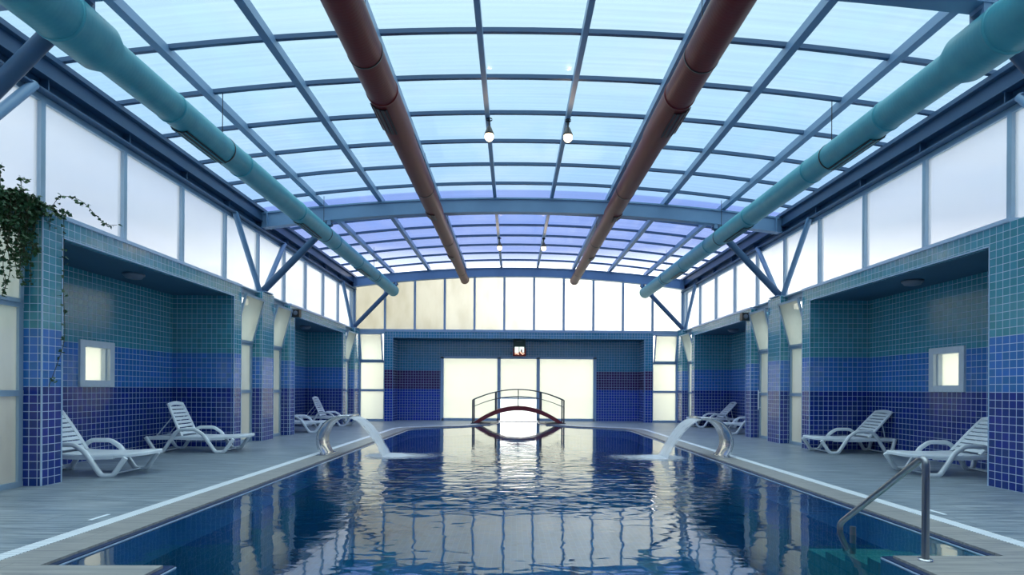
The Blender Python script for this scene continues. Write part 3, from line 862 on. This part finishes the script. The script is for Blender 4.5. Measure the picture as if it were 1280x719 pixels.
# ------------------------------------------------------------------ grab rail at the right near corner
r = empty('grab_rail', (2.72,4.10,0)); tag(r, 'stainless steel grab rail sloping from the near right deck into the pool', 'handrail')
pts = fillet([(0,-.10,0),(0,-.10,.72),(0,.98,-.02),(0,.90,-.20)], .12, 8)
pts = fillet([(0,-.10,0),(0,-.10,.75),(0,.98,.0),(0,.86,-.20)], .09, 8)
MB().tube(pts, .0245, 16, up=(1,0,0)).build('rail_tube', M['dark_chrome'], r)
MB().tube([(0,.76,.035),(0,.76,-.22)], .024, 14).build('foot_post', M['dark_chrome'], r)
m = MB(); m.lathe([(.05,0),(.052,.008),(.04,.016),(.026,.018)], (0,-.10,0), 24); m.build('floor_flange', M['chrome'], r)
# white marker plates on the deck
for s, y, lab in ((-1,5.28,'small white marker plate in the deck beside the left grating'),(1,5.62,'small white marker plate in the deck beside the right grating')):
    o = MB().box(s*4.0, s*4.035, y-.12, y+.12, 0, .003).build('deck_marker', M['white']); tag(o, lab, 'floor marker', 'deck markers')

# ------------------------------------------------------------------ sun loungers
def make_lounger(angle, L=.63, h0=.02, x1=1.70):
    """local: x from head (0) to foot (1.9), origin on the floor at the middle"""
    r = empty('sun_lounger'); ox = -.88; seat_z = .295; hinge = .62
    def X(x): return x+ox
    # seat
    m = MB()
    def zs(x): return seat_z+.03*max(0,(x-1.4)/.38)**2-.012*math.sin(max(0,min(1,(x-.6)/.9))*math.pi)
    n = 13; x0 = hinge+.02; st = (x1-x0)/n
    def hwid(x): return .31*(1-max(0,min(.999,(x-(x1-.30))/.36))**2.6)**(1/2.6)
    for k in range(n):
        a = x0+k*st; b = a+st-(.016 if k < 4 else .002); xm = (a+b)/2; sl = (zs(b)-zs(a))/(b-a)
        ax = Vector((1,0,sl)).normalized(); az = Vector((-sl,0,1)).normalized()
        m.obox((X(xm),0,zs(xm)), ax, (0,1,0), az, (b-a)/2, min(.285, hwid(xm)), .011)
    xe = [x1-.32+.36*k/10 for k in range(10)]+[x1+.036]; rim = [(X(x),-hwid(x),zs(x)-.004) for x in xe]; rim += [(a,-b_,c) for a,b_,c in reversed(rim)]
    m.sweep(rim, [(-.024,-.034),(.02,-.034),(.026,.0),(.018,.018),(-.03,.018)], smooth=False)
    for e in (-1, 1):
        m.sweep([(X(x),e*.31,zs(x)-.008) for x in [h0+.04+(x1-.30-h0-.04)*k/20 for k in range(21)]], [(-.024,-.044),(.024,-.044),(.026,.0),(.018,.02),(-.018,.02),(-.026,.0)], smooth=False)
    m.box(X(h0+.01), X(h0+.06), -.33, .33, seat_z-.04, seat_z+.0)
    m.build('seat', M['lounger'], r)
    # backrest
    m = MB(); ca, sa = math.cos(angle), math.sin(angle)
    d = Vector((-ca,0,sa)); nrm = Vector((sa,0,ca)); c0 = Vector((X(hinge),0,seat_z+.01)); n = 8
    def bp(t, y, h=0): return c0+d*t+Vector((0,y,0))+nrm*h
    for k in range(n):
        a = .03+k*(L-.05)/n; b = a+(L-.05)/n-.022
        m.obox(bp((a+b)/2,0), d, (0,1,0), nrm, (b-a)/2, .235, .010)
    for e in (-1, 1):
        m.sweep([bp(t, e*(.262-.03*(t/L)**3)) for t in [L*k/10 for k in range(11)]], [(-.03,-.012),(.03,-.012),(.03,.014),(-.03,.014)], up=tuple(nrm), smooth=False)
    m.sweep([bp(L+.035*math.cos(q*math.pi/2)-.01, q*.255) for q in [-1+k/8 for k in range(17)]], [(-.035,-.012),(.035,-.012),(.035,.014),(-.035,.014)], up=tuple(nrm), smooth=False)
    m.build('backrest', M['lounger'], r)
    # prop behind the backrest
    m = MB(); e1 = bp(.42,0,-.015)
    for e in (-1, 1):
        m.tube([(e1.x, e*.20, e1.z),(X(h0+.10), e*.20, seat_z-.01)], .010, 8)
    m.tube([(X(h0+.10),-.30,seat_z-.01),(X(h0+.10),.30,seat_z-.01)], .012, 8)
    m.build('back_prop', M['lounger'], r)
    # side frames : two feet and the arched armrest in one bent profile
    for e in (-1, 1):
        p = [(h0,0,seat_z-.0),(max(.20,h0+.07),0,.02),(.33,0,.02),(.54,0,.37),(.63,0,.43),(.90,0,.43),(1.04,0,.34),(1.26,0,.022),(1.42,0,.022),(1.58,0,seat_z-.035)]
        P = fillet([(X(a),e*.345,c) for a,b,c in p], .045, 4)
        m = MB(); m.sweep(P, [(-.026,-.022),(.026,-.022),(.032,.0),(.026,.022),(-.026,.022),(-.032,.0)], up=(0,1,0))
        m.build('side_frame', M['lounger'], r)
    for q in (1.34,.27): MB().tube([(X(q),-.345,.028),(X(q),.345,.028)], .012, 8).build('cross_bar', M['lounger'], r)
    return r
protos = {'steep': make_lounger(math.radians(66)), 'flat': make_lounger(math.radians(47), .66, .16, 1.62), 'mid': make_lounger(math.radians(58), .62)}
spots = [(-6.06,7.96,0,'mid','white plastic sun lounger with raised back, nearest on the left beside the ivy pillar'),
         (-6.05,10.80,2,'steep','white plastic sun lounger with raised back at the far end of the near left alcove'),
         (-6.05,15.66,0,'steep','white plastic sun lounger in the far left alcove, half hidden by the pillar'),
         (-6.05,18.35,0,'steep','white plastic sun lounger with upright back visible in the far left alcove'),
         (6.19,8.28,180,'flat','white plastic sun lounger behind the grab rail, its back cut off by the right pillar'),
         (6.37,11.10,180,'flat','white plastic sun lounger with whole reclined back in the near right alcove'),
         (6.32,15.90,180,'flat','white plastic sun lounger in the far right alcove, its back hidden by the pillar'),
         (6.33,18.60,180,'flat','white plastic sun lounger with visible back behind the right cascade')]
used = set()
for x, y, a, kind, lab in spots:
    src = protos[kind]
    o = src if kind not in used else copy_tree(src); used.add(kind)
    o.location = (x,y,0); o.rotation_euler = (0,0,math.radians(a)); tag(o, lab, 'sun lounger', 'white sun loungers')

# ------------------------------------------------------------------ ivy on the near left pillar
r = empty('trailing_ivy', (-6.0,6.95,3.33)); tag(r, 'dark green trailing ivy spilling over the top of the near left pillar', 'plant')
strands = []
def strand(p0, pts): strands.append(spline([Vector(p0)]+[Vector(p) for p in pts], 6))
rd = random.Random(3)
for k in range(26):                                          # bushy crown on the ledge
    x = rd.uniform(-.10,.12); y = rd.uniform(-.70,.16)
    strand((x,y,.02),[(x+rd.uniform(-.05,.08),y+rd.uniform(-.12,.1),rd.uniform(.02,.09)),(x+rd.uniform(.0,.12),y+rd.uniform(-.12,.1),rd.uniform(-.06,.14)),(x+rd.uniform(.05,.16),y+rd.uniform(-.15,.1),rd.uniform(-.25,.10))])
for k in range(46):                                          # curtain hanging in front of the lights
    x = rd.uniform(.07,.15); y = rd.uniform(-.75,-.07); ln = .35+.8*rd.random()**2
    strand((x,y+.04,.06),[(x+.03,y-.05,.0),(x+rd.uniform(-.05,.05),y-.06,-ln*.4),(x+rd.uniform(-.07,.07),y-.07,-ln*.75),(x+rd.uniform(-.09,.09),y-.06,-ln)])
strand((.10,.18,.05),[(.17,.2,.02),(.16,.22,-.5),(.18,.20,-1.0),(.17,.23,-1.5),(.16,.15,-1.8),(.15,.02,-2.12)])
strand((.1,.1,.06),[(.18,.12,.20),(.28,.18,.23),(.38,.26,.18),(.46,.34,.06),(.55,.42,-.04),(.64,.48,-.03)])
strand((.1,.0,.08),[(.16,.06,.04),(.24,.1,-.03),(.30,.1,.04)])
strand((.0,-.1,.08),[(.0,-.2,.20),(.08,-.3,.28),(.16,-.3,.26)])
strand((.0,-.5,.06),[(.02,-.5,.22),(.04,-.55,.32),(.08,-.6,.30)])
m = MB()
for st in strands: m.tube(st, .0035, 5)
m.build('stems', M['stem'], r, kind='stuff')
lv = MB()
def leaf(p, size):
    d = Vector((rd.gauss(0,1), rd.gauss(0,1), rd.gauss(-.6,.6))).normalized(); u = d.cross(Vector((rd.gauss(0,1),rd.gauss(0,1),1))).normalized(); nn = d.cross(u)
    pr = [(0,0),(.18,.34),(.42,.44),(.62,.26),(1.0,0),(.62,-.26),(.42,-.44),(.18,-.34)]
    vs = [p+d*a*size+u*b*size+nn*(.12*size*(1-abs(b)*2.4)*(1 if a < .9 else 0)) for a,b in pr]+[p+d*.45*size+nn*.02*size]
    lv.add(vs, [(8,i,(i+1)%8) for i in range(8)])
for i, st in enumerate(strands):
    for q in range(1, len(st)):
        for rep in range(3 if i < 26 else 2):
            if rd.random() < (.9 if i < 48 else .75): leaf(st[q]+Vector((rd.gauss(0,.015),rd.gauss(0,.015),rd.gauss(0,.01))), rd.uniform(.032,.062))
lv.build('foliage', M['leaf'], r, recalc=False, kind='stuff')

# ------------------------------------------------------------------ sky
wd = bpy.data.worlds.new('overcast_sky'); scene.world = wd; wd.use_nodes = True
t = wd.node_tree; t.nodes.clear()
class WN(NT):
    def __init__(self, tree): self.t = tree
N = WN(t)
tc = t.nodes.new('ShaderNodeTexCoord'); dirv = tc.outputs['Generated']
x, y, z = N.xyz(dirv)
ramp = N.n('ShaderNodeValToRGB'); t.links.new(z, ramp.inputs[0]); cr = ramp.color_ramp
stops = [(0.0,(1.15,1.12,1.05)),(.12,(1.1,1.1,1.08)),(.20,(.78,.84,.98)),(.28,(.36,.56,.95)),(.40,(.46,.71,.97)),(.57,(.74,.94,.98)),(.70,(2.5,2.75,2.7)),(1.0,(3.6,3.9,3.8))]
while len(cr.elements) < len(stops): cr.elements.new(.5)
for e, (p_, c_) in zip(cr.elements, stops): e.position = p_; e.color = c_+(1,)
mp = N.n('ShaderNodeMapping', Vector=dirv); mp.inputs['Scale'].default_value = (1,1,2.5)
cl = N.n('ShaderNodeTexNoise', Vector=mp.outputs[0], Scale=5.0, Detail=5.0, Roughness=.55)
cm = N.n('ShaderNodeMapRange', Value=cl.outputs['Fac']); cm.inputs[1].default_value = .5; cm.inputs[2].default_value = .72; cm.inputs[4].default_value = .35
sky = N.mix(cm.outputs[0], ramp.outputs[0], (.95,1.0,1.1,1))
# brighter hazy horizon beyond the far end of the hall
fw = N.n('ShaderNodeMapRange', Value=y); fw.inputs[1].default_value = .55; fw.inputs[2].default_value = .95
lo = N.n('ShaderNodeMapRange', Value=z); lo.inputs[1].default_value = .24; lo.inputs[2].default_value = .19
glow = N.math('MULTIPLY', fw.outputs[0], lo.outputs[0])
xr = N.n('ShaderNodeMapRange', Value=x); xr.inputs[1].default_value = -.35; xr.inputs[2].default_value = .15; xr.inputs[3].default_value = .55; xr.inputs[4].default_value = 1.0
glow = N.math('MULTIPLY', glow, xr.outputs[0])
lw = N.n('ShaderNodeMapRange', Value=z); lw.inputs[1].default_value = -.01; lw.inputs[2].default_value = .11; lw.inputs[3].default_value = .35; lw.inputs[4].default_value = 1.0
glow = N.math('MULTIPLY', glow, lw.outputs[0])
gm = N.mix(glow, sky, (3.8,3.7,3.35,1))
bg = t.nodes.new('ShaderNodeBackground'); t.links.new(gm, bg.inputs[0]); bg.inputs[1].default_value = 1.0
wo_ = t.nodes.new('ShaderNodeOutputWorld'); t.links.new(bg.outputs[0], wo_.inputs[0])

# ------------------------------------------------------------------ camera
cd = bpy.data.cameras.new('camera'); cam = bpy.data.objects.new('camera', cd); COL.objects.link(cam)
cd.sensor_width = 36; cd.lens = FPX/1280*36; cd.clip_start = .05; cd.clip_end = 300
cd.shift_x = -.0080; cd.shift_y = .0996
yaw = -math.radians(.75); roll = -math.radians(.34)
Rm = Matrix.Rotation(yaw, 4, 'Z') @ Matrix.Rotation(math.pi/2, 4, 'X') @ Matrix.Rotation(-roll, 4, 'Z')
cam.matrix_world = Matrix.Translation((CAMX,0,CAMZ)) @ Rm
scene.camera = cam
vs_ = scene.view_settings
vs_.view_transform = 'Standard'; vs_.look = 'None'; vs_.gamma = 1; vs_.use_curve_mapping = False; vs_.exposure = .37
